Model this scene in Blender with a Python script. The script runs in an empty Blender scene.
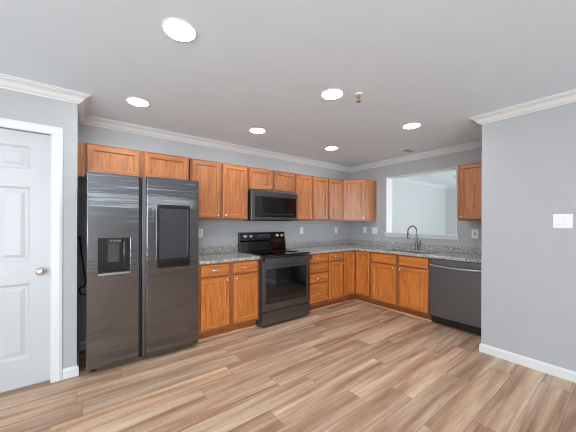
import bpy, bmesh, math, random
from mathutils import Vector, Matrix
R = math.radians
PI = math.pi
random.seed(4)
S = bpy.context.scene
COL = S.collection

# ------------------------------------------------------------------ camera
cam_data = bpy.data.cameras.new('camera')
cam = bpy.data.objects.new('camera', cam_data)
COL.objects.link(cam)
cam_data.sensor_width = 36.0
cam_data.lens = 267.16 * 36.0 / 576.0
cam_data.shift_y = 6.89 / 576.0
cam_data.clip_start = 0.02
cam.matrix_world = (Matrix.Translation((-4.2904, -3.5326, 1.3346)) @ Matrix.Rotation(-0.65356, 4, 'Z')
                    @ Matrix.Rotation(R(90), 4, 'X') @ Matrix.Rotation(0.0029, 4, 'Z'))
S.camera = cam

# ------------------------------------------------------------------ colour management, world, daylight
S.view_settings.view_transform = 'Standard'
S.view_settings.look = 'None'
S.view_settings.gamma = 1.0
S.view_settings.use_curve_mapping = False
S.view_settings.exposure = 0.55
S.cycles.max_bounces = 14
S.cycles.diffuse_bounces = 10
S.cycles.filter_width = 1.1
S.cycles.sample_clamp_indirect = 6.0

world = bpy.data.worlds.new('sky')
S.world = world
world.use_nodes = True
world.node_tree.nodes['Background'].inputs['Color'].default_value = (0.75, 0.86, 1.0, 1)
world.node_tree.nodes['Background'].inputs['Strength'].default_value = 1.0

def area_light(name, loc, direction, sx, sy, power, color=(1, 1, 1), spread=180):
    d = bpy.data.lights.new(name, 'AREA')
    d.shape = 'RECTANGLE'
    d.size, d.size_y = sx, sy
    d.energy = power
    d.color = color
    d.spread = R(spread)
    o = bpy.data.objects.new(name, d)
    COL.objects.link(o)
    o.location = loc
    o.rotation_euler = Vector(direction).to_track_quat('-Z', 'Y').to_euler()
    return o

# daylight entering by the windows behind the camera, then two unseen area lights
area_light('daylight_patio', (-5.95, -7.36, 1.25), (0.35, 1, 0.4), 2.4, 2.0, 128, (0.86, 0.94, 1.0))
area_light('daylight_side', (-7.36, -4.2, 1.4), (1, 0.25, 1.2), 2.4, 1.6, 72, (0.86, 0.94, 1.0))
area_light('next_room_fill', (2.3, -4.9, 1.4), (0, 1, 1.6), 3.0, 1.9, 185, (0.90, 0.97, 1.0))  # unseen light put before the next room's closed front wall
area_light('added_streak_light', (-2.8, -7.475, 2.015), (0, 1, 0), 3.06, 0.045, 4.5, (0.9, 0.96, 1.0))  # unseen strip light added to streak the refrigerator doors
LAMP = 60.0      # radiance of a downlight's diffuser

# ------------------------------------------------------------------ materials
def srgb(r, g, b):
    f = lambda c: (c / 12.92 if c <= 0.04045 else ((c + 0.055) / 1.055) ** 2.4)
    return (f(r / 255), f(g / 255), f(b / 255), 1)

class NT:
    def __init__(self, name):
        self.m = bpy.data.materials.new(name)
        self.m.use_nodes = True
        self.t = self.m.node_tree
        self.b = self.t.nodes['Principled BSDF']
    def n(self, kind, **kw):
        x = self.t.nodes.new('ShaderNode' + kind)
        for k, v in kw.items():
            setattr(x, k, v)
        return x
    def l(self, a, b):
        self.t.links.new(a, b)
    def math(self, op, a, b=None, c=None):
        x = self.n('Math', operation=op)
        for i, v in enumerate((a, b, c)):
            if v is None: continue
            if isinstance(v, (int, float)): x.inputs[i].default_value = v
            else: self.l(v, x.inputs[i])
        return x.outputs[0]
    def ramp(self, fac, stops, interp='LINEAR'):
        x = self.n('ValToRGB')
        x.color_ramp.interpolation = interp
        e = x.color_ramp.elements
        while len(e) < len(stops): e.new(0.5)
        for i, (p, c) in enumerate(stops):
            e[i].position = p
            e[i].color = c
        self.l(fac, x.inputs[0])
        return x.outputs[0]
    def mix(self, fac, a, b, mode='MIX'):
        x = self.n('Mix', data_type='RGBA', blend_type=mode)
        for s, v in ((x.inputs[0], fac), (x.inputs[6], a), (x.inputs[7], b)):
            if isinstance(v, (int, float)): s.default_value = v
            elif isinstance(v, tuple): s.default_value = v
            else: self.l(v, s)
        return x.outputs[2]
    def noise(self, vec, scale, detail=4, rough=0.55, dist=0.0):
        x = self.n('TexNoise')
        x.inputs['Scale'].default_value = scale
        x.inputs['Detail'].default_value = detail
        x.inputs['Roughness'].default_value = rough
        x.inputs['Distortion'].default_value = dist
        if vec is not None: self.l(vec, x.inputs['Vector'])
        return x.outputs[0]
    def bump(self, h, strength, dist=0.002):
        x = self.n('Bump')
        x.inputs['Strength'].default_value = strength
        x.inputs['Distance'].default_value = dist
        self.l(h, x.inputs['Height'])
        self.l(x.outputs[0], self.b.inputs['Normal'])
    def obj(self):
        return self.n('TexCoord').outputs['Object']
    def scaled(self, vec, s, off=None):
        x = self.n('Mapping')
        x.inputs['Scale'].default_value = s
        self.l(vec, x.inputs['Vector'])
        if off is not None: self.l(off, x.inputs['Location'])
        return x.outputs[0]

def simple(name, col, rough=0.5, metal=0.0, var=0.03, scale=40.0, coat=0.0, bump=0.0):
    t = NT(name)
    nz = t.noise(t.obj(), scale, 3)
    k = tuple(c * (1 - var) for c in col[:3]) + (1,)
    j = tuple(min(1, c * (1 + var)) for c in col[:3]) + (1,)
    t.l(t.ramp(nz, [(0.3, k), (0.7, j)]), t.b.inputs['Base Color'])
    t.b.inputs['Roughness'].default_value = rough
    t.b.inputs['Metallic'].default_value = metal
    t.b.inputs['Coat Weight'].default_value = coat
    if bump: t.bump(nz, bump)
    return t.m

def oak(name, base, axis):
    """honey oak; axis is the grain direction in the object's own frame"""
    t = NT(name)
    info = t.n('ObjectInfo')
    off = t.n('CombineXYZ')
    r = info.outputs['Random']
    t.l(t.math('MULTIPLY', r, 13.0), off.inputs[0])
    t.l(t.math('MULTIPLY', r, 7.0), off.inputs[1])
    t.l(t.math('MULTIPLY', r, 29.0), off.inputs[2])
    sc = {'x': (1.6, 24, 24), 'z': (24, 24, 1.6)}[axis]
    sc2 = {'x': (6, 190, 190), 'z': (190, 190, 6)}[axis]
    v = t.scaled(t.obj(), sc, off.outputs[0])
    n1 = t.noise(v, 1.0, 4, 0.6, 1.6)
    n2 = t.noise(t.scaled(t.obj(), sc2, off.outputs[0]), 1.0, 2, 0.5)
    wave = t.math('FRACT', t.math('MULTIPLY', n1, 7.0))
    d, m, h = [tuple(c * k for c, k in zip(base, ks)) + (1,) for ks in
               ((0.66, 0.56, 0.44), (1.0, 1.0, 1.0), (1.22, 1.24, 1.26))]
    c1 = t.ramp(n1, [(0.28, d), (0.5, m), (0.72, h)])
    c2 = t.ramp(wave, [(0.0, (0.84, 0.79, 0.72, 1)), (0.35, (1, 1, 1, 1)), (0.9, (1, 1, 1, 1)), (1.0, (0.84, 0.79, 0.72, 1))])
    c3 = t.ramp(n2, [(0.36, (0.6, 0.52, 0.44, 1)), (0.55, (1.05, 1.05, 1.05, 1))])
    c = t.mix(0.75, c1, c2, 'MULTIPLY')
    c = t.mix(0.6, c, c3, 'MULTIPLY')
    hsv = t.n('HueSaturation')
    t.l(c, hsv.inputs['Color'])
    t.l(t.math('MULTIPLY_ADD', r, 0.16, 0.92), hsv.inputs['Value'])
    t.l(hsv.outputs[0], t.b.inputs['Base Color'])
    t.b.inputs['Roughness'].default_value = 0.36
    t.b.inputs['Coat Weight'].default_value = 0.15
    t.b.inputs['Coat Roughness'].default_value = 0.25
    t.bump(n2, 0.12, 0.001)
    return t.m

def steel(name, col, rough, ripple=0.25):
    t = NT(name)
    v = t.scaled(t.obj(), (0.9, 0.9, 20))
    n1 = t.noise(v, 1.0, 2, 0.45, 0.5)
    n2 = t.noise(t.scaled(t.obj(), (8, 8, 500)), 1.0, 2)
    k = tuple(c * 0.96 for c in col[:3]) + (1,)
    j = tuple(c * 1.04 for c in col[:3]) + (1,)
    t.l(t.ramp(n2, [(0.3, k), (0.7, j)]), t.b.inputs['Base Color'])
    t.b.inputs['Metallic'].default_value = 1.0
    t.b.inputs['Roughness'].default_value = rough
    t.b.inputs['Anisotropic'].default_value = 0.3
    t.bump(n1, ripple, 0.004)
    return t.m

def floor_mat():
    t = NT('wood_plank_floor')
    W, L = 0.183, 1.22
    sx = t.n('SeparateXYZ')
    t.l(t.n('TexCoord').outputs['Object'], sx.inputs[0])
    X, Y = sx.outputs[0], sx.outputs[1]
    yy = t.math('DIVIDE', t.math('ADD', Y, 0.116), W)
    row = t.math('FLOOR', yy)
    wn = t.n('TexWhiteNoise', noise_dimensions='1D')
    t.l(row, wn.inputs['W'])
    xx = t.math('ADD', t.math('DIVIDE', X, L), wn.outputs['Value'])
    colm = t.math('FLOOR', xx)
    cmb = t.n('CombineXYZ')
    t.l(row, cmb.inputs[0]); t.l(colm, cmb.inputs[1])
    w2 = t.n('TexWhiteNoise', noise_dimensions='2D')
    t.l(cmb.outputs[0], w2.inputs['Vector'])
    rnd = w2.outputs['Value']
    # streaks along the plank, shifted for every plank
    st = t.n('CombineXYZ')
    t.l(t.math('MULTIPLY_ADD', rnd, 61.0, t.math('MULTIPLY', X, 0.7)), st.inputs[0])
    t.l(t.math('MULTIPLY_ADD', rnd, 37.0, t.math('MULTIPLY', Y, 11.0)), st.inputs[1])
    s1 = t.noise(st.outputs[0], 1.0, 3, 0.55, 0.5)
    fi = t.n('CombineXYZ')
    t.l(t.math('MULTIPLY_ADD', rnd, 23.0, t.math('MULTIPLY', X, 3.2)), fi.inputs[0])
    t.l(t.math('MULTIPLY', Y, 120.0), fi.inputs[1])
    s2 = t.noise(fi.outputs[0], 1.0, 4, 0.6, 0.4)
    # saw marks across the board
    sw = t.n('CombineXYZ')
    t.l(t.math('MULTIPLY', X, 70.0), sw.inputs[0]); t.l(t.math('MULTIPLY', Y, 6.0), sw.inputs[1])
    s3 = t.noise(sw.outputs[0], 1.0, 2)
    base = t.ramp(s1, [(0.27, FLOOR_COLS[0]), (0.42, FLOOR_COLS[1]), (0.55, FLOOR_COLS[2]), (0.70, FLOOR_COLS[3])])
    tone = t.ramp(rnd, [(0.0, (0.84, 0.82, 0.80, 1)), (0.35, (0.96, 0.95, 0.94, 1)), (0.7, (1.0, 1.0, 1.0, 1)), (1.0, (1.12, 1.08, 1.02, 1))])
    c = t.mix(1.0, base, tone, 'MULTIPLY')
    c = t.mix(0.8, c, t.ramp(s2, [(0.32, (0.74, 0.69, 0.65, 1)), (0.58, (1.05, 1.05, 1.05, 1))]), 'MULTIPLY')
    c = t.mix(0.35, c, t.ramp(s3, [(0.35, (0.86, 0.82, 0.78, 1)), (0.55, (1, 1, 1, 1))]), 'MULTIPLY')
    # dark joints
    fy = t.math('FRACT', yy)
    ey = t.math('MINIMUM', fy, t.math('SUBTRACT', 1.0, fy))
    fx = t.math('FRACT', xx)
    ex = t.math('MINIMUM', fx, t.math('SUBTRACT', 1.0, fx))
    gap = t.math('MINIMUM', t.math('MULTIPLY', ey, W), t.math('MULTIPLY', ex, L))
    j = t.ramp(t.math('MULTIPLY', gap, 100.0), [(0.06, (0.45, 0.4, 0.36, 1)), (0.22, (1, 1, 1, 1))])
    c = t.mix(0.85, c, j, 'MULTIPLY')
    t.l(c, t.b.inputs['Base Color'])
    t.b.inputs['Roughness'].default_value = 0.38
    t.b.inputs['Specular IOR Level'].default_value = 0.45
    t.bump(s2, 0.08, 0.001)
    return t.m

def granite_mat():
    t = NT('grey_granite')
    o = t.obj()
    def speck(scale, stops):
        v = t.n('TexVoronoi'); v.inputs['Scale'].default_value = scale
        t.l(o, v.inputs['Vector'])
        sep = t.n('SeparateColor'); t.l(v.outputs['Color'], sep.inputs[0])
        return t.ramp(sep.outputs[0], stops, 'CONSTANT')
    c = speck(95, [(0.0, srgb(142, 138, 135)), (0.25, srgb(164, 161, 158)), (0.6, srgb(190, 188, 185)), (0.85, srgb(204, 202, 199))])
    d = speck(150, [(0.0, (0.42, 0.40, 0.40, 1)), (0.12, (0.72, 0.7, 0.68, 1)), (0.27, (1, 1, 1, 1)), (0.8, (1.04, 1.04, 1.03, 1))])
    c = t.mix(0.9, c, d, 'MULTIPLY')
    n = t.noise(o, 40, 4, 0.6)
    c = t.mix(0.35, c, t.ramp(n, [(0.36, (0.72, 0.70, 0.69, 1)), (0.55, (1.05, 1.05, 1.05, 1))]), 'MULTIPLY')
    t.l(c, t.b.inputs['Base Color'])
    t.b.inputs['Roughness'].default_value = 0.16
    return t.m

def emit(name, col, strength):
    t = NT(name)
    t.b.inputs['Base Color'].default_value = (0.9, 0.9, 0.9, 1)
    t.b.inputs['Emission Color'].default_value = col
    t.b.inputs['Emission Strength'].default_value = strength
    return t.m

FLOOR_COLS = [srgb(146, 104, 80), srgb(178, 141, 115), srgb(202, 171, 145), srgb(224, 198, 172)]
M = dict(
    wall=simple('grey_wall_paint', srgb(176, 177, 179), 0.75, var=0.012, scale=8, bump=0.02),
    wall_rear=simple('light_wall_paint', srgb(222, 222, 220), 0.75, var=0.01, scale=8),
    wall_next=simple('pale_wall_paint', srgb(196, 199, 200), 0.75, var=0.01, scale=8),
    ceiling=simple('ceiling_paint', srgb(226, 239, 249), 0.9, var=0.012, scale=5, bump=0.03),
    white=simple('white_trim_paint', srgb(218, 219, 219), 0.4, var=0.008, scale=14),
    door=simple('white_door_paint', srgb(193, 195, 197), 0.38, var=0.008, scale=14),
    floor=floor_mat(),
    granite=granite_mat(),
    oak_v=oak('oak_upright_grain', srgb(180, 113, 66)[:3], 'z'),
    oak_h=oak('oak_level_grain', srgb(180, 113, 66)[:3], 'x'),
    oak_lv=oak('warm_lit_oak_upright_grain', srgb(198, 119, 52)[:3], 'z'),  # same oak, tinted warmer for the light on the base cabinets
    oak_lh=oak('warm_lit_oak_level_grain', srgb(198, 119, 52)[:3], 'x'),
    steel=steel('black_stainless', (0.19, 0.194, 0.204), 0.12, 0.55),
    steel_dw=steel('black_stainless_brushed', (0.195, 0.210, 0.230), 0.36, 0.1),
    steel2=steel('black_stainless_satin', (0.165, 0.168, 0.175), 0.3, 0.1),
    edge=simple('bright_edge_metal', (0.5, 0.5, 0.52), 0.25, 1.0, 0.02),
    nickel=simple('brushed_nickel', (0.72, 0.70, 0.67), 0.26, 1.0, 0.03),
    faucet=simple('faucet_nickel', (0.27, 0.26, 0.25), 0.26, 1.0, 0.03),
    sink=simple('sink_steel', (0.30, 0.30, 0.31), 0.35, 1.0, 0.04),
    chrome=simple('chrome', (0.8, 0.8, 0.8), 0.1, 1.0, 0.01),
    black=simple('black_plastic', srgb(22, 22, 24), 0.4, 0, 0.1),
    gloss=simple('black_glass', srgb(10, 10, 12), 0.06, 0, 0.05, coat=0.5),
    grey=simple('charcoal_plastic', srgb(52, 53, 56), 0.45, 0, 0.06),
    screen=simple('smoked_glass', srgb(56, 57, 60), 0.2, 0, 0.02),
    mark=simple('pale_print', srgb(120, 122, 125), 0.4, 0, 0.01),
    plate=simple('white_plate_plastic', srgb(236, 236, 234), 0.35, 0, 0.005),
    slot=simple('dark_slot', srgb(60, 60, 60), 0.6, 0, 0.05),
    brass=simple('brass', (0.62, 0.44, 0.2), 0.3, 1.0, 0.04),
    ring=simple('burner_print', srgb(62, 62, 66), 0.2, 0, 0.02),
    lamp=emit('downlight_glow', (0.87, 0.955, 1.0, 1), LAMP),
    shoe=oak('bare_oak_moulding', srgb(216, 166, 124)[:3], 'x'),
    vent_back=simple('vent_shadow_grey', srgb(185, 185, 183), 0.7),
    side=simple('grey_appliance_side', srgb(104, 107, 111), 0.5, 0, 0.03),
    handle=simple('satin_handle_metal', (0.33, 0.335, 0.345), 0.34, 1.0, 0.02),
    frame=oak('oak_frame_shaded', srgb(150, 90, 52)[:3], 'z'),  # oak darkened to hold the shade between the doors
    kick=oak('oak_kick_shaded', srgb(150, 88, 44)[:3], 'x'),  # oak darkened to hold the shade of the toe recess
    inside=simple('cabinet_inside', srgb(170, 130, 90), 0.6),
)

# ------------------------------------------------------------------ mesh helpers
def bx(bm, x0, x1, y0, y1, z0, z1):
    vs = [bm.verts.new((x, y, z)) for z in (z0, z1) for y in (y0, y1) for x in (x0, x1)]
    for f in ((0, 2, 3, 1), (4, 5, 7, 6), (0, 1, 5, 4), (2, 6, 7, 3), (0, 4, 6, 2), (1, 3, 7, 5)):
        bm.faces.new([vs[i] for i in f])
    return vs

def box(*a):
    bm = bmesh.new(); bx(bm, *a); return bm

def prism(pts, lo, hi, axis='z'):
    """closed outline pts swept along an axis"""
    bm = bmesh.new()
    def P(a, b, c):
        return {'z': (a, b, c), 'y': (a, c, b), 'x': (c, a, b)}[axis]
    A = [bm.verts.new(P(a, b, lo)) for a, b in pts]
    B = [bm.verts.new(P(a, b, hi)) for a, b in pts]
    n = len(pts)
    bm.faces.new(A); bm.faces.new(B)
    for i in range(n):
        bm.faces.new((A[i], A[(i + 1) % n], B[(i + 1) % n], B[i]))
    return bm

def grid_solid(us, vs, skip, lo, hi, axis):
    """slab of grid cells without the skipped ones, given thickness along axis"""
    bm = bmesh.new()
    def P(a, b, c):
        return {'z': (a, b, c), 'y': (a, c, b), 'x': (c, a, b)}[axis]
    V = {}
    def vert(i, j):
        if (i, j) not in V: V[i, j] = bm.verts.new(P(us[i], vs[j], lo))
        return V[i, j]
    for i in range(len(us) - 1):
        for j in range(len(vs) - 1):
            if (i, j) in skip: continue
            bm.faces.new((vert(i, j), vert(i + 1, j), vert(i + 1, j + 1), vert(i, j + 1)))
    r = bmesh.ops.extrude_face_region(bm, geom=bm.faces[:])
    d = P(0, 0, hi - lo)
    for e in r['geom']:
        if isinstance(e, bmesh.types.BMVert): e.co += Vector(d)
    return bm

def lathe(prof, seg=24, origin=(0, 0, 0), direction=(0, 0, 1)):
    """prof: (radius, height) pairs, spun about direction from origin"""
    bm = bmesh.new()
    q = Vector((0, 0, 1)).rotation_difference(Vector(direction))
    o = Vector(origin)
    rings = []
    for r, h in prof:
        if r < 1e-6:
            rings.append([bm.verts.new(o + q @ Vector((0, 0, h)))])
        else:
            rings.append([bm.verts.new(o + q @ Vector((r * math.cos(2 * PI * k / seg), r * math.sin(2 * PI * k / seg), h))) for k in range(seg)])
    for a, b in zip(rings, rings[1:]):
        for k in range(seg):
            k2 = (k + 1) % seg
            if len(a) == 1 and len(b) == 1: continue
            if len(a) == 1: bm.faces.new((a[0], b[k], b[k2]))
            elif len(b) == 1: bm.faces.new((a[k], a[k2], b[0]))
            else: bm.faces.new((a[k], a[k2], b[k2], b[k]))
    for g in (rings[0], rings[-1]):
        if len(g) > 2: bm.faces.new(g)
    return bm

def tube(pts, rad, seg=10, sub=6):
    """smooth round tube through points (rad: number or one per point)"""
    P = [Vector(p) for p in pts]
    rr = rad if isinstance(rad, (list, tuple)) else [rad] * len(P)
    C, RR = [], []
    if sub > 1 and len(P) > 2:
        for i in range(len(P) - 1):
            p0, p1, p2, p3 = P[max(i - 1, 0)], P[i], P[i + 1], P[min(i + 2, len(P) - 1)]
            for k in range(sub):
                t = k / sub
                C.append(0.5 * ((2 * p1) + (p2 - p0) * t + (2 * p0 - 5 * p1 + 4 * p2 - p3) * t * t + (3 * p1 - p0 - 3 * p2 + p3) * t ** 3))
                RR.append(rr[i] * (1 - t) + rr[i + 1] * t)
        C.append(P[-1]); RR.append(rr[-1])
    else:
        C, RR = P, list(rr)
    bm = bmesh.new()
    rings = []
    up = None
    for i, c in enumerate(C):
        d = (C[min(i + 1, len(C) - 1)] - C[max(i - 1, 0)]).normalized()
        if up is None:
            up = d.orthogonal().normalized()
        else:
            up = (up - d * up.dot(d)).normalized()
        s = d.cross(up)
        rings.append([bm.verts.new(c + (up * math.cos(2 * PI * k / seg) + s * math.sin(2 * PI * k / seg)) * RR[i]) for k in range(seg)])
    for a, b in zip(rings, rings[1:]):
        for k in range(seg):
            bm.faces.new((a[k], a[(k + 1) % seg], b[(k + 1) % seg], b[k]))
    bm.faces.new(rings[0]); bm.faces.new(rings[-1])
    return bm

def join(*bms):
    out = bmesh.new()
    for b in bms:
        me = bpy.data.meshes.new('tmp'); b.to_mesh(me); b.free()
        out.from_mesh(me); bpy.data.meshes.remove(me)
    return out

def moved(bm, mat):
    bmesh.ops.transform(bm, matrix=mat, verts=bm.verts[:]); return bm

def obj(name, bm, mat, parent=None, bevel=0.0, smooth=False, seg=2):
    bmesh.ops.recalc_face_normals(bm, faces=bm.faces[:])
    me = bpy.data.meshes.new(name)
    bm.to_mesh(me); bm.free()
    for p in me.polygons: p.use_smooth = smooth
    for m in (mat if isinstance(mat, (list, tuple)) else [mat]): me.materials.append(m)
    o = bpy.data.objects.new(name, me)
    COL.objects.link(o)
    if parent is not None: o.parent = parent
    if bevel:
        b = o.modifiers.new('bevel', 'BEVEL')
        b.width = bevel; b.segments = seg; b.limit_method = 'ANGLE'; b.angle_limit = R(30)
        b.harden_normals = False
    return o

def tag(o, label, cat, group=None):
    o['label'] = label; o['category'] = cat
    if group: o['group'] = group
    return o

def thing(name, label, cat, loc=(0, 0, 0), rz=0.0, group=None):
    o = bpy.data.objects.new(name, None)
    o.empty_display_size = 0.1
    COL.objects.link(o)
    o.location = loc; o.rotation_euler = (0, 0, rz)
    return tag(o, label, cat, group)

def struct(name, bm, mat, parent=None, bevel=0.0):
    o = obj(name, bm, mat, parent, bevel)
    o['kind'] = 'structure'
    return o

# ------------------------------------------------------------------ the room
H = 2.44
PX = -0.997         # plane of the right-hand partition
PE = -2.549          # where that partition ends
DY = -0.565         # plane of the wall with the white door
DX = -4.334         # end of that wall beside the refrigerator
OY0, OY1, OZ0, OZ1 = -1.955, -0.81, 1.14, 2.15     # pass-through opening

struct('floor', box(-7.6, 4.6, -7.6, 0.12, -0.1, 0), M['floor'])
struct('ceiling', box(-7.6, 4.6, -7.6, 0.12, H, H + 0.1), M['ceiling'])
struct('wall_back', box(DX - 0.11, 0.0, 0, 0.12, 0, H), M['wall'])
DL, DR, DH = -5.275, -4.503, 2.064
struct('wall_left', grid_solid([-7.6, DL, DR, DX], [0, DH, H], {(1, 0)}, DY, DY + 0.11, 'y'), M['wall'])
struct('wall_left_return', box(DX - 0.11, DX, DY + 0.11, 0, 0, H), M['wall'])
struct('wall_sink', grid_solid([PE, OY0, OY1, 0.12], [0, OZ0, OZ1, H], {(1, 1)}, 0, 0.17, 'x'), M['wall'])
struct('wall_right', box(PX, 0.17, -7.6, PE, 0, H), M['wall'])
struct('wall_rear', grid_solid([-7.6, -7.2, -4.7, -4.35, -1.25, PX], [0, 0.15, 1.985, 2.045, 2.3, H], {(1, 1), (1, 2), (1, 3), (3, 2)}, -7.6, -7.48, 'y'), M['wall_rear'])  # narrow high slot added for the refrigerator streak light
struct('wall_far_left', grid_solid([-7.48, -5.4, -3.0, DY], [0, 0.55, 2.25, H], {(1, 1)}, -7.6, -7.48, 'x'), M['wall_rear'])
# the next room, seen through the opening
struct('wall_next_room_back', box(0.17, 4.45, 0.0, 0.12, 0, H), M['wall_next'])
struct('wall_next_room_far', box(4.45, 4.6, -5.1, 0.12, 0, H), M['wall_next'])
struct('wall_next_room_front', box(0.17, 4.45, -5.1, -5.0, 0, H), M['wall_next'])
# window frames behind the camera
for n, (a, b, z0, z1, ax) in enumerate(((-7.2, -4.7, 0.15, 2.3, 'y'), (-5.4, -3.0, 0.55, 2.25, 'x')), 1):
    f = 0.06; mid = (a + b) / 2
    struct('window_%d' % n, grid_solid([a, a + f, mid - f / 2, mid + f / 2, b - f, b], [z0, z0 + f, z1 - f, z1],
           {(1, 1), (3, 1)}, -7.585, -7.5, ax), M['white'])

# crown moulding and baseboards: profile (distance from wall, height) mitred along the wall line
CROWN = [(0, 2.362), (0.010, 2.362), (0.014, 2.372), (0.024, 2.376), (0.034, 2.386), (0.046, 2.404), (0.062, 2.416),
         (0.076, 2.420), (0.080, 2.428), (0.090, 2.430), (0.090, H - 0.0005), (0, H - 0.0005)]
BASE = [(0, 0), (0.014, 0), (0.014, 0.068), (0.010, 0.078), (0.005, 0.085), (0, 0.088)]
def moulding(name, path, prof, segs):
    """room lies to the right of the direction of travel"""
    P = [Vector((x, y)) for x, y in path]
    N = []
    for i in range(len(P)):
        def nrm(a, b):
            d = (b - a).normalized(); return Vector((d.y, -d.x))
        if i == 0: n = nrm(P[0], P[1])
        elif i == len(P) - 1: n = nrm(P[-2], P[-1])
        else:
            a, b = nrm(P[i - 1], P[i]), nrm(P[i], P[i + 1])
            n = (a + b) / (1 + a.dot(b))
        N.append(n)
    for i, nm in zip(range(len(P) - 1), segs):
        if nm is None: continue
        bm = bmesh.new()
        r = []
        for k in (i, i + 1):
            r.append([bm.verts.new((P[k].x + N[k].x * d, P[k].y + N[k].y * d, z)) for d, z in prof])
        n = len(prof)
        bm.faces.new(r[0]); bm.faces.new(r[1])
        for k in range(n):
            bm.faces.new((r[0][k], r[0][(k + 1) % n], r[1][(k + 1) % n], r[1][k]))
        struct(nm, bm, M['white'])
moulding('crown', [(-7.48, DY), (DX, DY), (DX, 0), (0, 0), (0, PE), (PX, PE), (PX, -7.48)], CROWN,
         ['trim_1', 'trim_2', 'trim_3', 'trim_4', 'trim_5', 'trim_6'])
moulding('crown_next', [(0.17, 0), (4.45, 0), (4.45, -5.0)], CROWN, ['trim_7', 'trim_8'])
moulding('base', [(DR + 0.075, DY), (DX, DY), (DX, 0), (-3.30, 0)], BASE, ['baseboard_left', 'baseboard_return', 'baseboard_back'])
moulding('base_r', [(PX + 0.30, PE), (PX, PE), (PX, -7.48)], BASE, ['baseboard_end', 'baseboard_right'])
moulding('base_l', [(-7.48, DY), (DL - 0.075, DY)], BASE, ['baseboard_far_left'])

# pass-through lining: sill board with apron, white jambs and head
struct('trim_9', join(box(-0.035, 0.19, OY0 - 0.02, OY1 + 0.012, OZ0, OZ0 + 0.03),
                      box(-0.016, 0.0, OY0 - 0.02, OY1 + 0.012, OZ0 - 0.045, OZ0)), M['white'], bevel=0.004)
struct('trim_10', box(-0.006, 0.176, OY1 - 0.012, OY1, OZ0 + 0.03, OZ1), M['white'])
struct('trim_11', box(-0.006, 0.176, OY0, OY0 + 0.012, OZ0 + 0.03, OZ1), M['white'])
struct('trim_12', box(-0.006, 0.176, OY0 + 0.012, OY1 - 0.012, OZ1 - 0.012, OZ1), M['white'])

# door with six raised panels, casing and knob
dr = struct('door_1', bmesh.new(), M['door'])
dr.location = (0, 0, 0)
def six_panel(x0, x1, z0, z1, yf, th):
    us = [x0, x0 + 0.115, x0 + 0.325, x1 - 0.325 + 0.0, x1 - 0.125, x1]
    vs = [z0, 0.245, 0.84, 1.02, 1.617, 1.76, 1.945, z1]
    holes = [(i, j) for i in (1, 3) for j in (1, 3, 5)]
    parts = [grid_solid(us, vs, set(holes), yf, yf + 0.012, 'y'), box(x0, x1, yf + 0.012, yf + th, z0, z1)]
    for i, j in holes:
        a, b, c, d = us[i], us[i + 1], vs[j], vs[j + 1]
        bm = bmesh.new()
        rings = []
        for ins, y in ((0.0, yf), (0.016, yf + 0.010), (0.030, yf + 0.010), (0.056, yf + 0.002)):
            rings.append([bm.verts.new(p) for p in ((a + ins, y, c + ins), (b - ins, y, c + ins), (b - ins, y, d - ins), (a + ins, y, d - ins))])
        for p, q in zip(rings, rings[1:]):
            for k in range(4):
                bm.faces.new((p[k], p[(k + 1) % 4], q[(k + 1) % 4], q[k]))
        bm.faces.new(rings[-1])
        parts.append(bm)
    return join(*parts)
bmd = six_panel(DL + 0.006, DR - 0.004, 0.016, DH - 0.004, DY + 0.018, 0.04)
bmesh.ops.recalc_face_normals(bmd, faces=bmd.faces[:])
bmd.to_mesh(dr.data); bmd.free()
kb = obj('door_knob', lathe([(0.033, 0), (0.033, 0.006), (0.012, 0.010), (0.012, 0.034), (0.024, 0.040), (0.030, 0.052), (0.028, 0.064), (0.016, 0.070), (0, 0.071)],
         28, (-4.567, DY + 0.019, 0.932), (0, -1, 0)), M['chrome'], dr, smooth=True)
def casing_prof(w):
    return [(0, 0), (0, -0.010), (0.010, -0.016), (w - 0.02, -0.019), (w, -0.012), (w, 0)]
cs = join(prism([(DR + a, DY + b) for a, b in casing_prof(0.072)], 0, DH, 'z'),
          prism([(DL - a, DY + b) for a, b in casing_prof(0.072)], 0, DH, 'z'),
          prism([(DY + b, DH + a) for a, b in casing_prof(0.068)], DL - 0.072, DR + 0.072, 'x'),
          box(DR - 0.004, DR, DY, DY + 0.11, 0, DH), box(DL, DL + 0.004, DY, DY + 0.11, 0, DH))
struct('trim_13', cs, M['white'])

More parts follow.
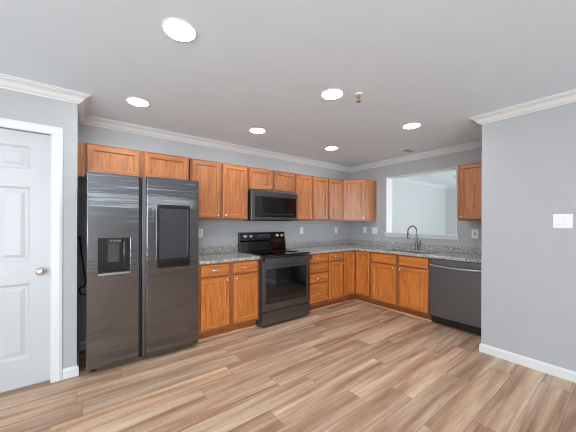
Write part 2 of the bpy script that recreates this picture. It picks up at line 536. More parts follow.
# ------------------------------------------------------------------ cabinets (local frame: x along the wall, front at -y, back at y=0)
def cab_door(t, x0, x1, z0, z1, yf, knob=None, sw=0.050, low=False, mats=None):
    """overlay door with mitred frame and recessed flat panel; yf is the plane it is hung on"""
    V, Hh = (M['oak_lv'], M['oak_lh']) if low else (M['oak_v'], M['oak_h'])
    th = 0.022
    y0, y1 = yf - th, yf - 0.001
    bm = bmesh.new()
    rings = []
    for ins, y in ((0, y1), (0, y0 + 0.008), (0.003, y0 + 0.003), (0.009, y0), (sw - 0.003, y0), (sw, y0 + 0.003), (sw, y1)):
        a, b, c, e = x0 + ins, x1 - ins, z0 + ins, z1 - ins
        rings.append([bm.verts.new(p) for p in ((a, y, c), (b, y, c), (b, y, e), (a, y, e))])
    rings.append(rings[0])
    for p, q in zip(rings, rings[1:]):
        for k in range(4):
            bm.faces.new((p[k], p[(k + 1) % 4], q[(k + 1) % 4], q[k])).material_index = 1 if k in (0, 2) else 0
    d = obj('door', bm, [V, Hh], t)
    # panel: sloped bead, then flat
    bm = bmesh.new()
    rings = []
    for ins, y in ((-0.001, y0 + 0.003), (0.003, y0 + 0.005), (0.005, y0 + 0.013), (0.014, y0 + 0.013)):
        a, b, c, e = x0 + sw + ins, x1 - sw - ins, z0 + sw + ins, z1 - sw - ins
        rings.append([bm.verts.new(p) for p in ((a, y, c), (b, y, c), (b, y, e), (a, y, e))])
    for p, q in zip(rings, rings[1:]):
        for k in range(4): bm.faces.new((p[k], p[(k + 1) % 4], q[(k + 1) % 4], q[k]))
    bm.faces.new(rings[-1])
    back = [bm.verts.new((p.co.x, y1 - 0.002, p.co.z)) for p in rings[0]]
    for k in range(4): bm.faces.new((rings[0][k], rings[0][(k + 1) % 4], back[(k + 1) % 4], back[k]))
    bm.faces.new(back)
    obj('panel', bm, V, d)
    if knob:
        kx = {'l': x0 + 0.03, 'r': x1 - 0.03}[knob[0]]
        kz = {'b': z0 + 0.035, 't': z1 - 0.035}[knob[1]]
        obj('knob', lathe([(0.008, 0), (0.006, 0.004), (0.006, 0.012), (0.013, 0.017), (0.0155, 0.022), (0.013, 0.027), (0.006, 0.030), (0, 0.0305)],
            16, (kx, y0, kz), (0, -1, 0)), M['nickel'], d, smooth=True)
    return d

def drawer(t, x0, x1, z0, z1, yf, pull=True):
    y0 = yf - 0.020
    bm = bmesh.new()
    rings = []
    for ins, y in ((0, yf - 0.001), (0, y0 + 0.010), (0.004, y0 + 0.004), (0.012, y0)):
        rings.append([bm.verts.new(p) for p in ((x0 + ins, y, z0 + ins), (x1 - ins, y, z0 + ins), (x1 - ins, y, z1 - ins), (x0 + ins, y, z1 - ins))])
    for p, q in zip(rings, rings[1:]):
        for k in range(4): bm.faces.new((p[k], p[(k + 1) % 4], q[(k + 1) % 4], q[k]))
    bm.faces.new(rings[0]); bm.faces.new(rings[-1])
    d = obj('drawer', bm, M['oak_lh'], t)
    if pull:
        c, z = (x0 + x1) / 2, (z0 + z1) / 2 + 0.004
        h = 0.048
        obj('pull', join(tube([(c - h, y0 + 0.001, z), (c - h, y0 - 0.016, z), (c - h * 0.55, y0 - 0.026, z - 0.002), (c, y0 - 0.029, z - 0.003),
                          (c + h * 0.55, y0 - 0.026, z - 0.002), (c + h, y0 - 0.016, z), (c + h, y0 + 0.001, z)],
                         [0.005, 0.0055, 0.006, 0.0065, 0.006, 0.0055, 0.005], 8, 4)), M['nickel'], d, smooth=True)
    return d

def carcass(t, x0, x1, d, z0, z1, low, openings, crown=False):
    """box carcass, face frame with stiles and rails around the openings"""
    V, Hh = (M['oak_lv'], M['oak_lh']) if low else (M['oak_v'], M['oak_h'])
    p = 0.016
    fr = 0.019
    bm = join(box(x0, x0 + p, -d + fr, -0.001, z0, z1), box(x1 - p, x1, -d + fr, -0.001, z0, z1),
              box(x0 + p, x1 - p, -0.012, -0.001, z0, z1), box(x0 + p, x1 - p, -d + fr, -0.012, z0 + 0.004, z0 + 0.02))
    if not low: bm = join(bm, box(x0 + p, x1 - p, -d + fr, -0.012, z1 - 0.02, z1 - 0.004))
    obj('body', bm, V, t)
    us = sorted({x0, x1} | {u for o in openings for u in o[:2]})
    vs = sorted({z0, z1} | {v for o in openings for v in o[2:]})
    skip = set()
    for i in range(len(us) - 1):
        for j in range(len(vs) - 1):
            cx, cz = (us[i] + us[i + 1]) / 2, (vs[j] + vs[j + 1]) / 2
            if any(o[0] < cx < o[1] and o[2] < cz < o[3] for o in openings): skip.add((i, j))
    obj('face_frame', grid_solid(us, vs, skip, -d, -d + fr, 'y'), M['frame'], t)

def toe(t, x0, x1, d, left_end=False, right_end=False):
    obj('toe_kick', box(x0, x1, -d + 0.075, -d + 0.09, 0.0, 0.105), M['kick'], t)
    obj('shoe_moulding', prism([(-d + 0.075, 0.0), (-d + 0.058, 0.0), (-d + 0.060, 0.011), (-d + 0.066, 0.018), (-d + 0.075, 0.020)], x0, x1, 'x'),
        M['shoe'], t)

UZ0, UZ1, UD = 1.372, 2.097, 0.325
BD, BZ = 0.61, 0.876

def upper(label, cx, w, z0, z1, doors, origin, rz, group='oak wall cabinets', ins=0.018, mid=0.036):
    """doors: list of (fraction start, fraction end, knob)"""
    t = thing('wall_cabinet', label, 'cabinet', origin, rz, group)
    x0, x1 = cx - w / 2 + 0.0015, cx + w / 2 - 0.0015
    ops = []
    for a, b, k in doors:
        xa, xb = x0 + (x1 - x0) * a, x0 + (x1 - x0) * b
        xa += ins if a == 0 else mid / 2
        xb -= ins if b == 1 else mid / 2
        ops.append((xa + 0.012, xb - 0.012, z0 + 0.03, z1 - 0.03))
        cab_door(t, xa, xb, z0 + 0.016, z1 - 0.016, -UD, k)
    carcass(t, x0, x1, UD, z0, z1, False, ops)
    return t

# wall cabinets on the back wall (things sit at the wall, base of each cabinet)
def on_back(x): return (x, 0, 0)
t = upper('short oak wall cabinet with two wide doors above the refrigerator', 0, 0.985, 0.0, UZ1 - 1.790, [(0, 0.5, None), (0.5, 1, None)],
          (-3.795, 0, 1.790), 0, mid=0.05)
obj('filler_strip', box(DX + 3.795 + 0.0015, -0.4925, -UD + 0.004, -UD + 0.022, -0.02, UZ1 - 1.790), M['oak_v'], t)
upper('tall two-door oak wall cabinet between the refrigerator and the microwave', 0, 0.772, 0, UZ1 - UZ0, [(0, 0.5, 'rb'), (0.5, 1, 'lb')],
      (-2.905, 0, UZ0), 0)
upper('short two-door oak wall cabinet directly above the microwave', 0, 0.812, 0, UZ1 - 1.785, [(0, 0.5, 'rb'), (0.5, 1, 'lb')],
      (-2.109, 0, 1.785), 0, mid=0.05)
upper('narrow single-door oak wall cabinet just right of the microwave', 0, 0.358, 0, UZ1 - UZ0, [(0, 1, 'rb')],
      (-1.524, 0, UZ0), 0)
upper('two-door oak wall cabinet beside the diagonal corner cabinet', 0, 0.729, 0, UZ1 - UZ0, [(0, 0.5, 'rb'), (0.5, 1, 'lb')],
      (-0.9805, 0, UZ0), 0)
# diagonal corner cabinet
t = thing('corner_wall_cabinet', 'diagonal oak corner wall cabinet with one door left of the pass-through', 'cabinet', (0, 0, UZ0), 0, 'oak wall cabinets')
hz = UZ1 - UZ0 + 0.015
q = 0.614
obj('body', prism([(-0.002, -0.002), (-0.002, -q), (-UD + 0.016, -q), (-q, -UD + 0.016), (-q, -0.002)], 0, hz, 'z'), M['oak_v'], t)
mid = Vector(((-q - UD) / 2, (-q - UD) / 2, 0))
wd = math.hypot(q - UD, q - UD)
rot = Matrix.Translation(mid) @ Matrix.Rotation(R(-45), 4, 'Z')
n0 = set(bpy.data.objects)
fb = grid_solid([-wd / 2, -wd / 2 + 0.04, wd / 2 - 0.04, wd / 2], [0, 0.03, hz - 0.03, hz], {(1, 1)}, -0.008, 0.011, 'y')
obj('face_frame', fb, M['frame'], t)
cab_door(t, -wd / 2 + 0.018, wd / 2 - 0.018, 0.016, hz - 0.016, -0.008, 'rb')
for o in set(bpy.data.objects) - n0:
    if o.parent == t: o.matrix_local = rot
# wall cabinet at the right of the pass-through
upper('oak wall cabinet right of the pass-through opening, against the partition', 0, 0.430, 0, UZ1 - UZ0 + 0.014, [(0, 1, 'lb')],
      (0, -2.083 - 0.215, UZ0), R(-90))

# base cabinets
def base(label, origin, rz, w, fronts, name='base_cabinet'):
    t = thing(name, label, 'cabinet', origin, rz, 'oak base cabinets')
    x0, x1 = -w / 2 + 0.0005, w / 2 - 0.0005
    ops = []
    for kind, xa, xb, za, zb, k in fronts:
        ops.append((xa + 0.010, xb - 0.010, za + 0.010, zb - 0.010))
        if kind == 'drawer': drawer(t, xa, xb, za, zb, -BD, k)
        else: cab_door(t, xa, xb, za, zb, -BD, k, low=True)
    carcass(t, x0, x1, BD, 0.105, BZ - 0.001, True, ops)
    toe(t, x0, x1, BD)
    return t
DZ0, DZ1, TZ0, TZ1 = 0.137, 0.706, 0.727, 0.858
base('two-door oak base cabinet with two drawers between refrigerator and range', (-2.903, 0, 0), 0, 0.774,
     [('drawer', -0.360, -0.028, TZ0, TZ1, True), ('drawer', 0.036, 0.362, TZ0, TZ1, True),
      ('door', -0.362, -0.026, DZ0, DZ1, 'rt'), ('door', 0.034, 0.364, DZ0, DZ1, 'lt')])
base('narrow oak base cabinet with four stacked drawers right of the range', (-1.4815, 0, 0), 0, 0.435,
     [('drawer', -0.198, 0.198, 0.744, 0.862, True), ('drawer', -0.198, 0.198, 0.590, 0.728, True),
      ('drawer', -0.198, 0.198, 0.440, 0.575, True), ('drawer', -0.198, 0.198, 0.145, 0.422, True)])
base('oak base cabinet with one drawer over one narrow door near the corner', (-1.0885, 0, 0), 0, 0.349,
     [('drawer', -0.158, 0.150, 0.738, 0.862, True), ('door', -0.160, 0.152, DZ0 + 0.01, 0.716, 'rt')])
# L-shaped corner base cabinet with a folding pair of doors meeting in the inner corner
t = thing('corner_base_cabinet', 'oak corner base cabinet with two tall doors meeting at the inner corner', 'cabinet', (0, 0, 0), 0, 'oak base cabinets')
c0 = 0.913
L_ = [(-0.002, -0.002), (-0.002, -c0), (-BD + 0.019, -c0), (-BD + 0.019, -BD + 0.019), (-c0, -BD + 0.019), (-c0, -0.002)]
obj('body', prism(L_, 0.105, BZ - 0.001, 'z'), M['oak_lv'], t)
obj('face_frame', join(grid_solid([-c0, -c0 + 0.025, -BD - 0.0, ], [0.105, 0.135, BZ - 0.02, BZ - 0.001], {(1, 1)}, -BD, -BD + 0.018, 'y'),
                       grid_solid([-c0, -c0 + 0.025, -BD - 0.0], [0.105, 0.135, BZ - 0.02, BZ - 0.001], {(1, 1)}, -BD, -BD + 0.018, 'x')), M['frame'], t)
cab_door(t, -c0 + 0.018, -BD - 0.024, DZ0 + 0.01, 0.862, -BD, None, low=True)
n0 = set(bpy.data.objects)
cab_door(t, BD + 0.024, c0 - 0.012, DZ0 + 0.01, 0.862, -BD, 'rt', low=True)
for o in set(bpy.data.objects) - n0:
    if o.parent == t: o.matrix_local = Matrix.Rotation(R(-90), 4, 'Z')
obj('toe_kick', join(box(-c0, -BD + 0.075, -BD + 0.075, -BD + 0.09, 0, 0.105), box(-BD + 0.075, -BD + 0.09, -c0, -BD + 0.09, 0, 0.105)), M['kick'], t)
obj('shoe_moulding', join(box(-c0, -BD + 0.059, -BD + 0.059, -BD + 0.075, 0, 0.018), box(-BD + 0.059, -BD + 0.075, -c0, -BD + 0.075, 0, 0.018)), M['shoe'], t)
# sink base on the sink wall: local +x runs toward the partition
base('oak sink base cabinet with two doors and blank fronts beside dishwasher', (0, -1.380, 0), R(-90), 0.932,
     [('drawer', -0.434, -0.018, 0.722, 0.860, False), ('drawer', 0.034, 0.448, 0.722, 0.860, False),
      ('door', -0.436, -0.016, 0.127, 0.702, 'rt'), ('door', 0.032, 0.450, 0.127, 0.702, 'lt')], 'sink_base_cabinet')

# ------------------------------------------------------------------ countertops
CZ0, CZ1 = BZ, 0.914
t = thing('countertop', 'short speckled grey granite countertop between refrigerator and range', 'countertop', (-2.903, 0, CZ0), 0, 'granite countertops')
obj('slab', box(-0.385, 0.385, -0.645, -0.002, 0, CZ1 - CZ0), M['granite'], t, bevel=0.004)
obj('backsplash', box(-0.385, 0.385, -0.022, -0.002, CZ1 - CZ0, 0.138), M['granite'], t, bevel=0.003)
t = thing('countertop', 'long L-shaped grey granite countertop around the corner holding the sink', 'countertop', (0, 0, CZ0), 0, 'granite countertops')
SX0, SX1, SY0, SY1 = -0.535, -0.145, -1.80, -1.06
obj('slab', grid_solid([-1.702, -0.645, SX0, SX1, -0.002], [PE + 0.004, SY0, SY1, -0.645, -0.002],
    {(0, 0), (0, 1), (0, 2), (2, 1)}, 0, CZ1 - CZ0, 'z'), M['granite'], t, bevel=0.004)
obj('backsplash', join(box(-1.702, -0.002, -0.022, -0.002, CZ1 - CZ0, 0.132), box(-0.022, -0.002, PE + 0.004, -0.022, CZ1 - CZ0, 0.132)),
    M['granite'], t, bevel=0.003)

# sink
t = thing('sink', 'dark stainless undermount sink set in the granite below the pass-through', 'sink', ((SX0 + SX1) / 2, (SY0 + SY1) / 2, 0.70), 0)
hx, hy = (SX1 - SX0) / 2 + 0.006, (SY1 - SY0) / 2 + 0.006
bm = bmesh.new()
rr = []
for ins, z in ((-0.012, 0.1755), (0.0, 0.1755), (0.008, 0.03), (0.03, 0.006), (0.08, 0.0)):
    rr.append([bm.verts.new((sx * (hx - ins), sy * (hy - ins), z)) for sx, sy in ((-1, -1), (1, -1), (1, 1), (-1, 1))])
for a, b in zip(rr, rr[1:]):
    for k in range(4): bm.faces.new((a[k], a[(k + 1) % 4], b[(k + 1) % 4], b[k]))
bm.faces.new(rr[-1])
o = obj('basin', bm, M['sink'], t)
sd = o.modifiers.new('thickness', 'SOLIDIFY'); sd.thickness = 0.003
obj('drain', lathe([(0.0, 0.001), (0.04, 0.001), (0.045, 0.004), (0.045, 0.0065), (0.03, 0.005), (0, 0.004)], 20), M['chrome'], t, smooth=True)

# faucet
t = thing('faucet', 'brushed nickel gooseneck kitchen faucet behind the sink', 'faucet', (-0.085, -1.408, CZ1), 0)
obj('base', lathe([(0.030, 0.0005), (0.030, 0.012), (0.024, 0.018), (0.022, 0.020), (0.022, 0.105), (0.018, 0.115), (0.0, 0.116)], 20), M['faucet'], t, smooth=True)
pts = [(0, 0, 0.11), (0, 0, 0.20), (0, 0, 0.29)]
for k in range(1, 9):
    a = PI * k / 8
    rad = 0.085
    pts.append((-(rad - rad * math.cos(a)) * 0.94, (rad - rad * math.cos(a)) * 0.34, 0.29 + rad * math.sin(a)))
ex, ey = pts[-1][:2]
obj('spout', tube(pts + [(ex, ey, 0.27)], 0.0125, 12, 3), M['faucet'], t, smooth=True)
obj('spray_head', lathe([(0.0, 0), (0.019, 0.0), (0.021, 0.01), (0.019, 0.06), (0.014, 0.095), (0.0, 0.096)], 16, (ex, ey, 0.18)), M['faucet'], t, smooth=True)
obj('lever_handle', join(tube([(0, -0.015, 0.075), (0, -0.045, 0.075)], 0.016, 12, 1), tube([(0, -0.04, 0.078), (-0.004, -0.055, 0.10), (-0.012, -0.062, 0.16)], [0.009, 0.008, 0.006], 10, 4)),
    M['faucet'], t, smooth=True)

def words(name, txt, size, mat, parent, loc, rz=0.0):
    cu = bpy.data.curves.new(name, 'FONT')
    cu.body = txt; cu.size = size; cu.extrude = 0.0006; cu.align_x = 'CENTER'; cu.align_y = 'CENTER'
    o = bpy.data.objects.new(name + '_curve', cu); COL.objects.link(o)
    bpy.context.view_layer.update()
    me = bpy.data.meshes.new_from_object(o)
    bpy.data.objects.remove(o); bpy.data.curves.remove(cu)
    o = bpy.data.objects.new(name, me); COL.objects.link(o)
    me.materials.clear(); me.materials.append(mat)
    o.parent = parent; o.location = loc; o.rotation_euler = (R(90), 0, rz)
    return o

# ------------------------------------------------------------------ refrigerator
FX0, FX1 = -4.268, -3.310
t = thing('refrigerator', 'black stainless side-by-side refrigerator beside the white door wall', 'refrigerator', ((FX0 + FX1) / 2, -0.36, 0))
ox, oy = t.location.x, t.location.y
def fb(x0, x1, y0, y1, z0, z1): return box(x0 - ox, x1 - ox, y0 - oy, y1 - oy, z0, z1)
obj('body', fb(FX0 + 0.012, FX1 - 0.006, -0.595, -0.06, 0.05, 1.745), M['side'], t, bevel=0.006)
yf, yb = -0.68, -0.602
# left (freezer) door with dispenser recess
dx0, dx1, dz0, dz1 = -4.185, -3.948, 0.880, 1.190
us = [v - ox for v in (FX0, dx0, dx1, -3.872)]
ld = obj('door', grid_solid(us, [0.060, dz0, dz1, 1.770], {(1, 1)}, yf - oy, yb - oy, 'y'), M['steel'], t, bevel=0.006, seg=3)
hs = obj('dispenser', join(fb(dx0, dx1, yb - 0.012, yb - 0.006, dz0, dz1), fb(dx0, dx0 + 0.03, yf + 0.004, yb - 0.012, dz0, dz1),
                           fb(dx1 - 0.04, dx1, yf + 0.004, yb - 0.012, dz0, dz1), fb(dx0 + 0.03, dx1 - 0.04, yf + 0.012, yb - 0.012, dz1 - 0.03, dz1)), M['gloss'], ld)
hs['label'] = 'black recessed water and ice dispenser'
obj('dispenser_back', fb(dx0 + 0.068, dx1 - 0.075, yb - 0.022, yb - 0.0125, dz0 + 0.09, dz1 - 0.045), M['grey'], ld, bevel=0.003)
obj('dispenser_controls', join(moved(prism([(-0.062, 0.0), (-0.045, -0.045), (0.045, -0.045), (0.062, 0.0)], 0, 0.030, 'y'), Matrix.Translation((dx0 + 0.120 - ox, yf + 0.004 - oy, dz1 - 0.002)))),
    M['black'], ld, bevel=0.003)
obj('dispenser_buttons', join(*[fb(dx0 + 0.085 + k * 0.022, dx0 + 0.097 + k * 0.022, yf + 0.002, yf + 0.006, dz1 - 0.026, dz1 - 0.016) for k in range(4)]), M['mark'], ld)
obj('drip_tray', fb(dx0 + 0.03, dx1 - 0.04, yf + 0.0125, yb - 0.012, dz0, dz0 + 0.012), M['black'], ld)
obj('dispenser_sill', fb(dx0 - 0.004, dx1 + 0.004, yf - 0.006, yf + 0.012, dz0 - 0.014, dz0 + 0.004), M['handle'], ld, bevel=0.003)
obj('handle', fb(-3.8715, -3.850, yf + 0.045, yb, 0.060, 1.770), M['black'], ld, bevel=0.003)
# right door with smoked glass screen
rd = obj('door', fb(-3.810, FX1, yf, yb, 0.046, 1.778), M['steel'], t, bevel=0.006, seg=3)
obj('handle', fb(-3.842, -3.8105, yf + 0.020, yb, 0.046, 1.774), M['steel2'], rd, bevel=0.003)
sx0, sx1 = -3.722, -3.405
obj('screen_bezel', grid_solid([v - ox for v in (sx0, sx0 + 0.022, sx1 - 0.022, sx1)], [0.885, 0.975, 1.472, 1.512], {(1, 1)}, yf - 0.009 - oy, yf + 0.001 - oy, 'y'), M['gloss'], rd, bevel=0.002)
obj('screen', fb(sx0 + 0.0215, sx1 - 0.0215, yf - 0.006, yf + 0.001, 0.9745, 1.4725), M['screen'], rd)
words('badge', 'SAMSUNG', 0.022, M['edge'], rd, (-3.392 - ox, yf - 0.0006 - oy, 1.733))
for x in (FX0 + 0.05, FX1 - 0.05):
    obj('foot', lathe([(0.0, 0), (0.022, 0), (0.022, 0.012), (0.012, 0.016), (0.012, 0.052), (0, 0.052)], 14, (x - ox, -0.56 - oy, 0)), M['black'], t)
for x in (FX0 + 0.05, FX1 - 0.05):
    obj('rear_wheel', lathe([(0, -0.012), (0.025, -0.012), (0.027, 0), (0.025, 0.012), (0, 0.012)], 16, (x - ox, -0.14 - oy, 0.027), (1, 0, 0)), M['black'], t)
obj('base_grille', fb(FX0 + 0.02, FX1 - 0.02, -0.585, -0.54, 0.022, 0.052), M['black'], t)
for x in (FX0 + 0.02, FX1 - 0.12):
    obj('hinge_cover', fb(x, x + 0.10, -0.597, -0.50, 1.7455, 1.765), M['grey'], t, bevel=0.004)

# black power cord in the gap beside the refrigerator
pc = obj('power_cord', join(box(-4.331, -4.309, -0.03, -0.0005, 1.158, 1.188), tube([(-4.32, -0.03, 1.165), (-4.312, -0.035, 1.09), (-4.295, -0.035, 0.93), (-4.28, -0.035, 0.80), (-4.272, -0.035, 0.70),
        (-4.288, -0.035, 0.665), (-4.315, -0.035, 0.655), (-4.319, -0.035, 0.62), (-4.30, -0.035, 0.585), (-4.25, -0.035, 0.57), (-4.2, -0.035, 0.5)], 0.0065, 8, 5)), M['black'])
tag(pc, 'black power cord hanging in the gap left of the refrigerator', 'cord')

# ------------------------------------------------------------------ range
RX0, RX1 = -2.514, -1.706
t = thing('range', 'black stainless electric range with glass cooktop between the base cabinets', 'stove', ((RX0 + RX1) / 2, -0.34, 0))
ox, oy = t.location.x, t.location.y
obj('body', fb(RX0, RX1, -0.645, -0.015, 0.03, 0.905), M['grey'], t, bevel=0.004)
ct = obj('cooktop', fb(RX0 - 0.002, RX1 + 0.002, -0.685, -0.10, 0.905, 0.922), M['gloss'], t, bevel=0.004)
for x, y, r in ((-2.31, -0.50, 0.115), (-1.90, -0.50, 0.095), (-2.31, -0.24, 0.08), (-1.90, -0.24, 0.10)):
    bm = lathe([(r, 0), (r, 0.0006), (r - 0.004, 0.0006), (r - 0.004, 0)], 40, (x - ox, y - oy, 0.922))
    obj('burner_ring', bm, M['ring'], ct)
bg = obj('backguard', prism([(v[0] - oy, v[1]) for v in ((-0.015, 0.905), (-0.105, 0.905), (-0.105, 0.925), (-0.085, 1.055), (-0.075, 1.075), (-0.060, 1.190), (-0.015, 1.195))],
     RX0 - ox, RX1 - ox, 'x'), M['gloss'], t, bevel=0.004)
for x in (-2.428, -2.332, -1.865, -1.772):
    kn = obj('knob', lathe([(0.031, 0), (0.031, 0.006), (0.025, 0.010), (0.022, 0.028), (0.019, 0.032), (0, 0.032)], 20, (x - ox, -0.068 - oy, 1.135), (0, -0.99, 0.13)), M['nickel'], bg, smooth=True)
    obj('knob_grip', moved(box(-0.0055, 0.0055, -0.006, 0.006, -0.024, 0.024), Matrix.Translation((x - ox, -0.106 - oy, 1.139)) @ Matrix.Rotation(R(35), 4, 'Y')), M['chrome'], kn)
dp = obj('display', moved(box(-0.12, 0.12, -0.002, 0.002, -0.028, 0.028), Matrix.Translation((-2.10 - ox, -0.0695 - oy, 1.135)) @ Matrix.Rotation(R(-7.5), 4, 'X')), M['screen'], bg)
for dx in (-0.08, -0.04, 0, 0.04, 0.08):
    obj('display_mark', join(*[moved(box(-0.006, 0.006, -0.0032, -0.002, -0.004, 0.004), Matrix.Translation((-2.10 + dx - ox, -0.0695 - dz * 0.13 - oy, 1.135 + dz)) @ Matrix.Rotation(R(-7.5), 4, 'X'))
     for dz in (-0.012, 0.012)]), M['mark'], dp)
obj('front_panel', fb(RX0 + 0.004, RX1 - 0.004, -0.668, -0.645, 0.852, 0.904), M['steel2'], t, bevel=0.003)
od = obj('oven_door', grid_solid([v - ox for v in (RX0 + 0.004, -2.455, -1.775, RX1 - 0.004)], [0.205, 0.300, 0.742, 0.845], {(1, 1)}, -0.688 - oy, -0.646 - oy, 'y'), M['steel2'], t, bevel=0.005)
obj('window', fb(-2.456, -1.774, -0.684, -0.66, 0.299, 0.743), M['gloss'], od)
obj('handle', join(fb(RX0 + 0.01, RX1 - 0.01, -0.748, -0.728, 0.822, 0.884), fb(RX0 + 0.03, RX0 + 0.06, -0.73, -0.686, 0.815, 0.84), fb(RX1 - 0.06, RX1 - 0.03, -0.73, -0.686, 0.815, 0.84)), M['steel2'], od, bevel=0.006, seg=3)
words('badge', 'SAMSUNG', 0.022, M['edge'], od, (-2.11 - ox, -0.6886 - oy, 0.25))
obj('storage_drawer', fb(RX0 + 0.004, RX1 - 0.004, -0.684, -0.646, 0.032, 0.196), M['steel2'], t, bevel=0.005)
for x in (RX0 + 0.05, RX1 - 0.05):
    for y in (-0.60, -0.08):
        obj('foot', lathe([(0, 0), (0.02, 0), (0.02, 0.01), (0.01, 0.014), (0.01, 0.032), (0, 0.032)], 12, (x - ox, y - oy, 0)), M['black'], t)

# ------------------------------------------------------------------ over-the-range microwave
t = thing('microwave', 'black stainless over-the-range microwave mounted under the short wall cabinet', 'microwave', ((RX0 + RX1) / 2, -0.2, 1.37))
ox, oy = t.location.x, t.location.y
def mb(x0, x1, y0, y1, z0, z1): return box(x0 - ox, x1 - ox, y0 - oy, y1 - oy, z0 - 1.37, z1 - 1.37)
obj('body', mb(RX0 + 0.002, RX1 - 0.002, -0.372, -0.002, 1.372, 1.782), M['black'], t, bevel=0.003)
md = obj('door', grid_solid([v - ox for v in (RX0 + 0.002, -2.452, -1.738, RX1 - 0.002)], [0.006, 0.044, 0.326, 0.410], {(1, 1)}, -0.402 - oy, -0.373 - oy, 'y'), M['steel2'], t, bevel=0.004)
obj('window', mb(-2.453, -1.737, -0.399, -0.38, 1.4135, 1.6965), M['gloss'], md)
for k in range(11):
    obj('control_mark', mb(-2.33 + k * 0.050, -2.312 + k * 0.050, -0.3998, -0.3985, 1.452 + 0.003 * (k % 2), 1.460), M['mark'], md)
words('badge', 'SAMSUNG', 0.018, M['edge'], md, (-2.09 - ox, -0.4026 - oy, 1.393 - 1.37))
obj('vent_grille', join(*[mb(RX0 + 0.06 + k * 0.046, RX0 + 0.09 + k * 0.046, -0.34, -0.08, 1.364, 1.3725) for k in range(15)]), M['black'], t)

# ------------------------------------------------------------------ dishwasher
t = thing('dishwasher', 'black stainless dishwasher between the sink cabinet and grey partition wall', 'dishwasher', (0, -2.190, 0), R(-90))
w = 0.338
obj('body', box(-w + 0.006, w - 0.006, -0.575, -0.03, 0.03, 0.868), M['black'], t)
dd = obj('door', box(-w + 0.003, w - 0.003, -0.628, -0.577, 0.118, 0.868), M['steel_dw'], t, bevel=0.006, seg=3)
obj('handle', join(tube([(-w + 0.02, -0.626, 0.792), (-w + 0.024, -0.655, 0.790), (-w + 0.06, -0.668, 0.784), (-0.12, -0.674, 0.776), (0, -0.676, 0.774), (0.12, -0.674, 0.776), (w - 0.06, -0.668, 0.784), (w - 0.024, -0.655, 0.790), (w - 0.02, -0.626, 0.792)], 0.0165, 10, 4)),
    M['handle'], dd, smooth=True)
obj('toe_panel', box(-w + 0.006, w - 0.006, -0.545, -0.53, 0.012, 0.116), M['black'], t)
for x in (-w + 0.04, w - 0.04):
    obj('foot', lathe([(0, 0), (0.02, 0), (0.02, 0.01), (0.01, 0.014), (0.01, 0.032), (0, 0.032)], 12, (x, -0.55 + 0.04, 0)), M['black'], t)
    obj('foot', lathe([(0, 0), (0.02, 0), (0.02, 0.01), (0.01, 0.014), (0.01, 0.032), (0, 0.032)], 12, (x, -0.10, 0)), M['black'], t)

# ------------------------------------------------------------------ ceiling fittings
LP = {(0, 0): (-3.895, -0.750), (0, 1): (-3.854, -1.932), (1, 0): (-2.638, -0.768), (1, 1): (-2.600, -1.942), (2, 0): (-1.379, -0.784), (2, 1): (-1.341, -1.978)}
LBL = {(0, 0): 'round recessed downlight above the refrigerator doors', (0, 1): 'large round recessed downlight nearest the camera, top left of ceiling',
       (1, 0): 'round recessed downlight in front of the range, in the row nearest the back wall', (1, 1): 'round recessed downlight just left of the brass sprinkler head',
       (2, 0): 'smallest round recessed downlight, near the back corner of the ceiling', (2, 1): 'round recessed downlight nearest the right-hand partition wall'}
for k, (x, y) in LP.items():
    t = thing('downlight', LBL[k], 'ceiling light', (x, y, H), 0, 'recessed ceiling lights')
    obj('trim_ring', lathe([(0.097, -0.0005), (0.097, -0.003), (0.094, -0.006), (0.088, -0.006), (0.085, -0.004), (0.085, -0.0005)], 36), M['white'], t, smooth=True)
    obj('diffuser', lathe([(0.0, -0.0045), (0.0848, -0.0045), (0.0848, -0.0015), (0, -0.0015)], 36), M['lamp'], t)

def sprinkler(loc, label):
    t = thing('sprinkler_head', label, 'sprinkler', loc)
    obj('escutcheon', lathe([(0.034, -0.0005), (0.034, -0.004), (0.02, -0.010), (0.012, -0.011), (0.012, -0.0005)], 20), M['plate'], t, smooth=True)
    obj('body', lathe([(0.011, -0.008), (0.011, -0.024), (0.014, -0.026), (0.014, -0.032), (0, -0.032)], 12), M['brass'], t)
    obj('frame_arm', tube([(-0.011, 0, -0.030), (-0.015, 0, -0.045), (-0.004, 0, -0.062)], 0.0032, 6, 3), M['brass'], t)
    obj('frame_arm', tube([(0.011, 0, -0.030), (0.015, 0, -0.045), (0.004, 0, -0.062)], 0.0032, 6, 3), M['brass'], t)
    obj('deflector', lathe([(0, -0.060), (0.022, -0.064), (0.023, -0.067), (0, -0.067)], 16), M['brass'], t)
sprinkler((-2.423, -2.081, H), 'small brass fire sprinkler head in the middle of the kitchen ceiling')
sprinkler((2.45, -1.0, H), 'tiny ceiling sprinkler in the next room seen through the pass-through')

t = thing('air_vent', 'small white louvred air vent in the ceiling near the sink wall', 'vent', (-0.380, -1.418, H))
obj('frame', grid_solid([-0.14, -0.125, 0.125, 0.14], [-0.07, -0.055, 0.055, 0.07], {(1, 1)}, -0.006, -0.0005, 'z'), M['plate'], t)
obj('backing', box(-0.124, 0.124, -0.054, 0.054, -0.002, -0.0006), M['vent_back'], t)
for k in range(5):
    y = -0.044 + k * 0.022
    obj('slat', moved(box(-0.125, 0.125, -0.007, 0.007, -0.0006, 0.0006), Matrix.Translation((0, y, -0.005)) @ Matrix.Rotation(R(25), 4, 'X')), M['plate'], t)

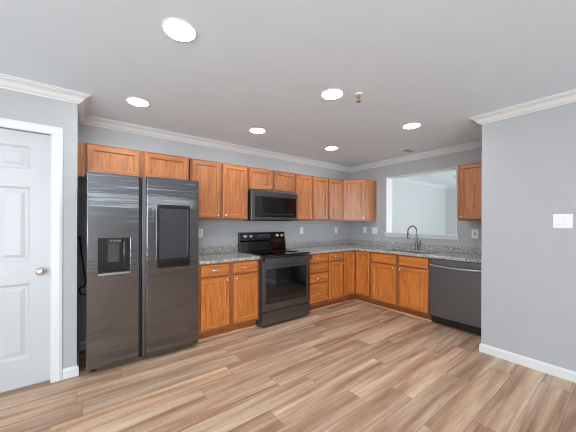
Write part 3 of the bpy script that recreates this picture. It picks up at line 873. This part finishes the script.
# ------------------------------------------------------------------ outlets and switches (local front -y)
def plate(name, label, cat, loc, rz, w=0.072, h=0.116, kind='outlet', gang=1):
    t = thing(name, label, cat, loc, rz, 'white wall plates')
    obj('cover_plate', box(-w / 2, w / 2, -0.006, -0.0004, -h / 2, h / 2), M['plate'], t, bevel=0.002)
    for g in range(gang):
        cx = (g - (gang - 1) / 2) * 0.046
        if kind == 'outlet':
            for s in (-1, 1):
                r = obj('receptacle', moved(lathe([(0.0165, 0), (0.0165, 0.002), (0.0155, 0.0025), (0, 0.0025)], 18, (0, 0, 0), (0, -1, 0)), Matrix.Translation((cx, -0.006, s * 0.0195))), M['plate'], t)
                obj('slots', join(box(cx - 0.0075, cx - 0.005, -0.0092, -0.0084, s * 0.0195 - 0.001, s * 0.0195 + 0.008), box(cx + 0.005, cx + 0.0075, -0.0092, -0.0084, s * 0.0195 - 0.001, s * 0.0195 + 0.008),
                                  lathe([(0.0028, 0), (0.0028, 0.0008), (0, 0.0008)], 10, (cx, -0.0084, s * 0.0195 - 0.008), (0, -1, 0))), M['slot'], r)
        elif kind == 'switch':
            obj('toggle', join(box(cx - 0.0055, cx + 0.0055, -0.0065, -0.005, -0.012, 0.012), moved(box(-0.004, 0.004, -0.016, 0, -0.005, 0.005), Matrix.Translation((cx, -0.006, 0.002)) @ Matrix.Rotation(R(-22), 4, 'X'))), M['plate'], t)
            obj('screws', join(*[lathe([(0.003, 0), (0.003, 0.001), (0, 0.001)], 10, (cx, -0.006, s * 0.030), (0, -1, 0)) for s in (-1, 1)]), M['edge'], t)
        elif kind == 'gfci':
            r = obj('receptacle', box(cx - 0.0165, cx + 0.0165, -0.0085, -0.006, -0.033, 0.033), M['plate'], t, bevel=0.001)
            obj('slots', join(*[box(cx + a - 0.0015, cx + a + 0.0015, -0.0095, -0.0085, z - 0.005, z + 0.005) for a in (-0.007, 0.007) for z in (-0.022, 0.022)]), M['slot'], r)
            obj('test_buttons', join(box(cx - 0.012, cx + 0.012, -0.0105, -0.0085, -0.009, -0.001), box(cx - 0.012, cx + 0.012, -0.0105, -0.0085, 0.001, 0.009)), M['slot'], r)
    return t
plate('wall_outlet', 'white outlet plate on the back wall just right of the refrigerator', 'outlet', (-3.055, 0, 1.195), 0)
plate('wall_outlet', 'white outlet plate on the back wall just right of the range', 'outlet', (-1.290, 0, 1.200), 0)
plate('wall_outlet', 'white outlet plate on the back wall closest to the kitchen corner', 'outlet', (-0.417, 0, 1.195), 0)
plate('wall_switch', 'single white switch plate on the sink wall closest to the corner', 'switch', (0, -0.361, 1.205), R(-90), kind='switch')
plate('wall_switch', 'wide white double switch plate on sink wall left of the pass-through', 'switch', (0, -0.575, 1.198), R(-90), w=0.118, kind='switch', gang=2)
plate('wall_outlet', 'white outlet with dark buttons under the cabinet beside the partition', 'outlet', (0, -2.175, 1.19), R(-90), w=0.082, h=0.125, kind='gfci')
plate('wall_switch', 'white double light switch plate on the large grey partition wall', 'switch', (PX, -3.143, 1.357), R(-90), w=0.122, h=0.122, kind='switch', gang=2)
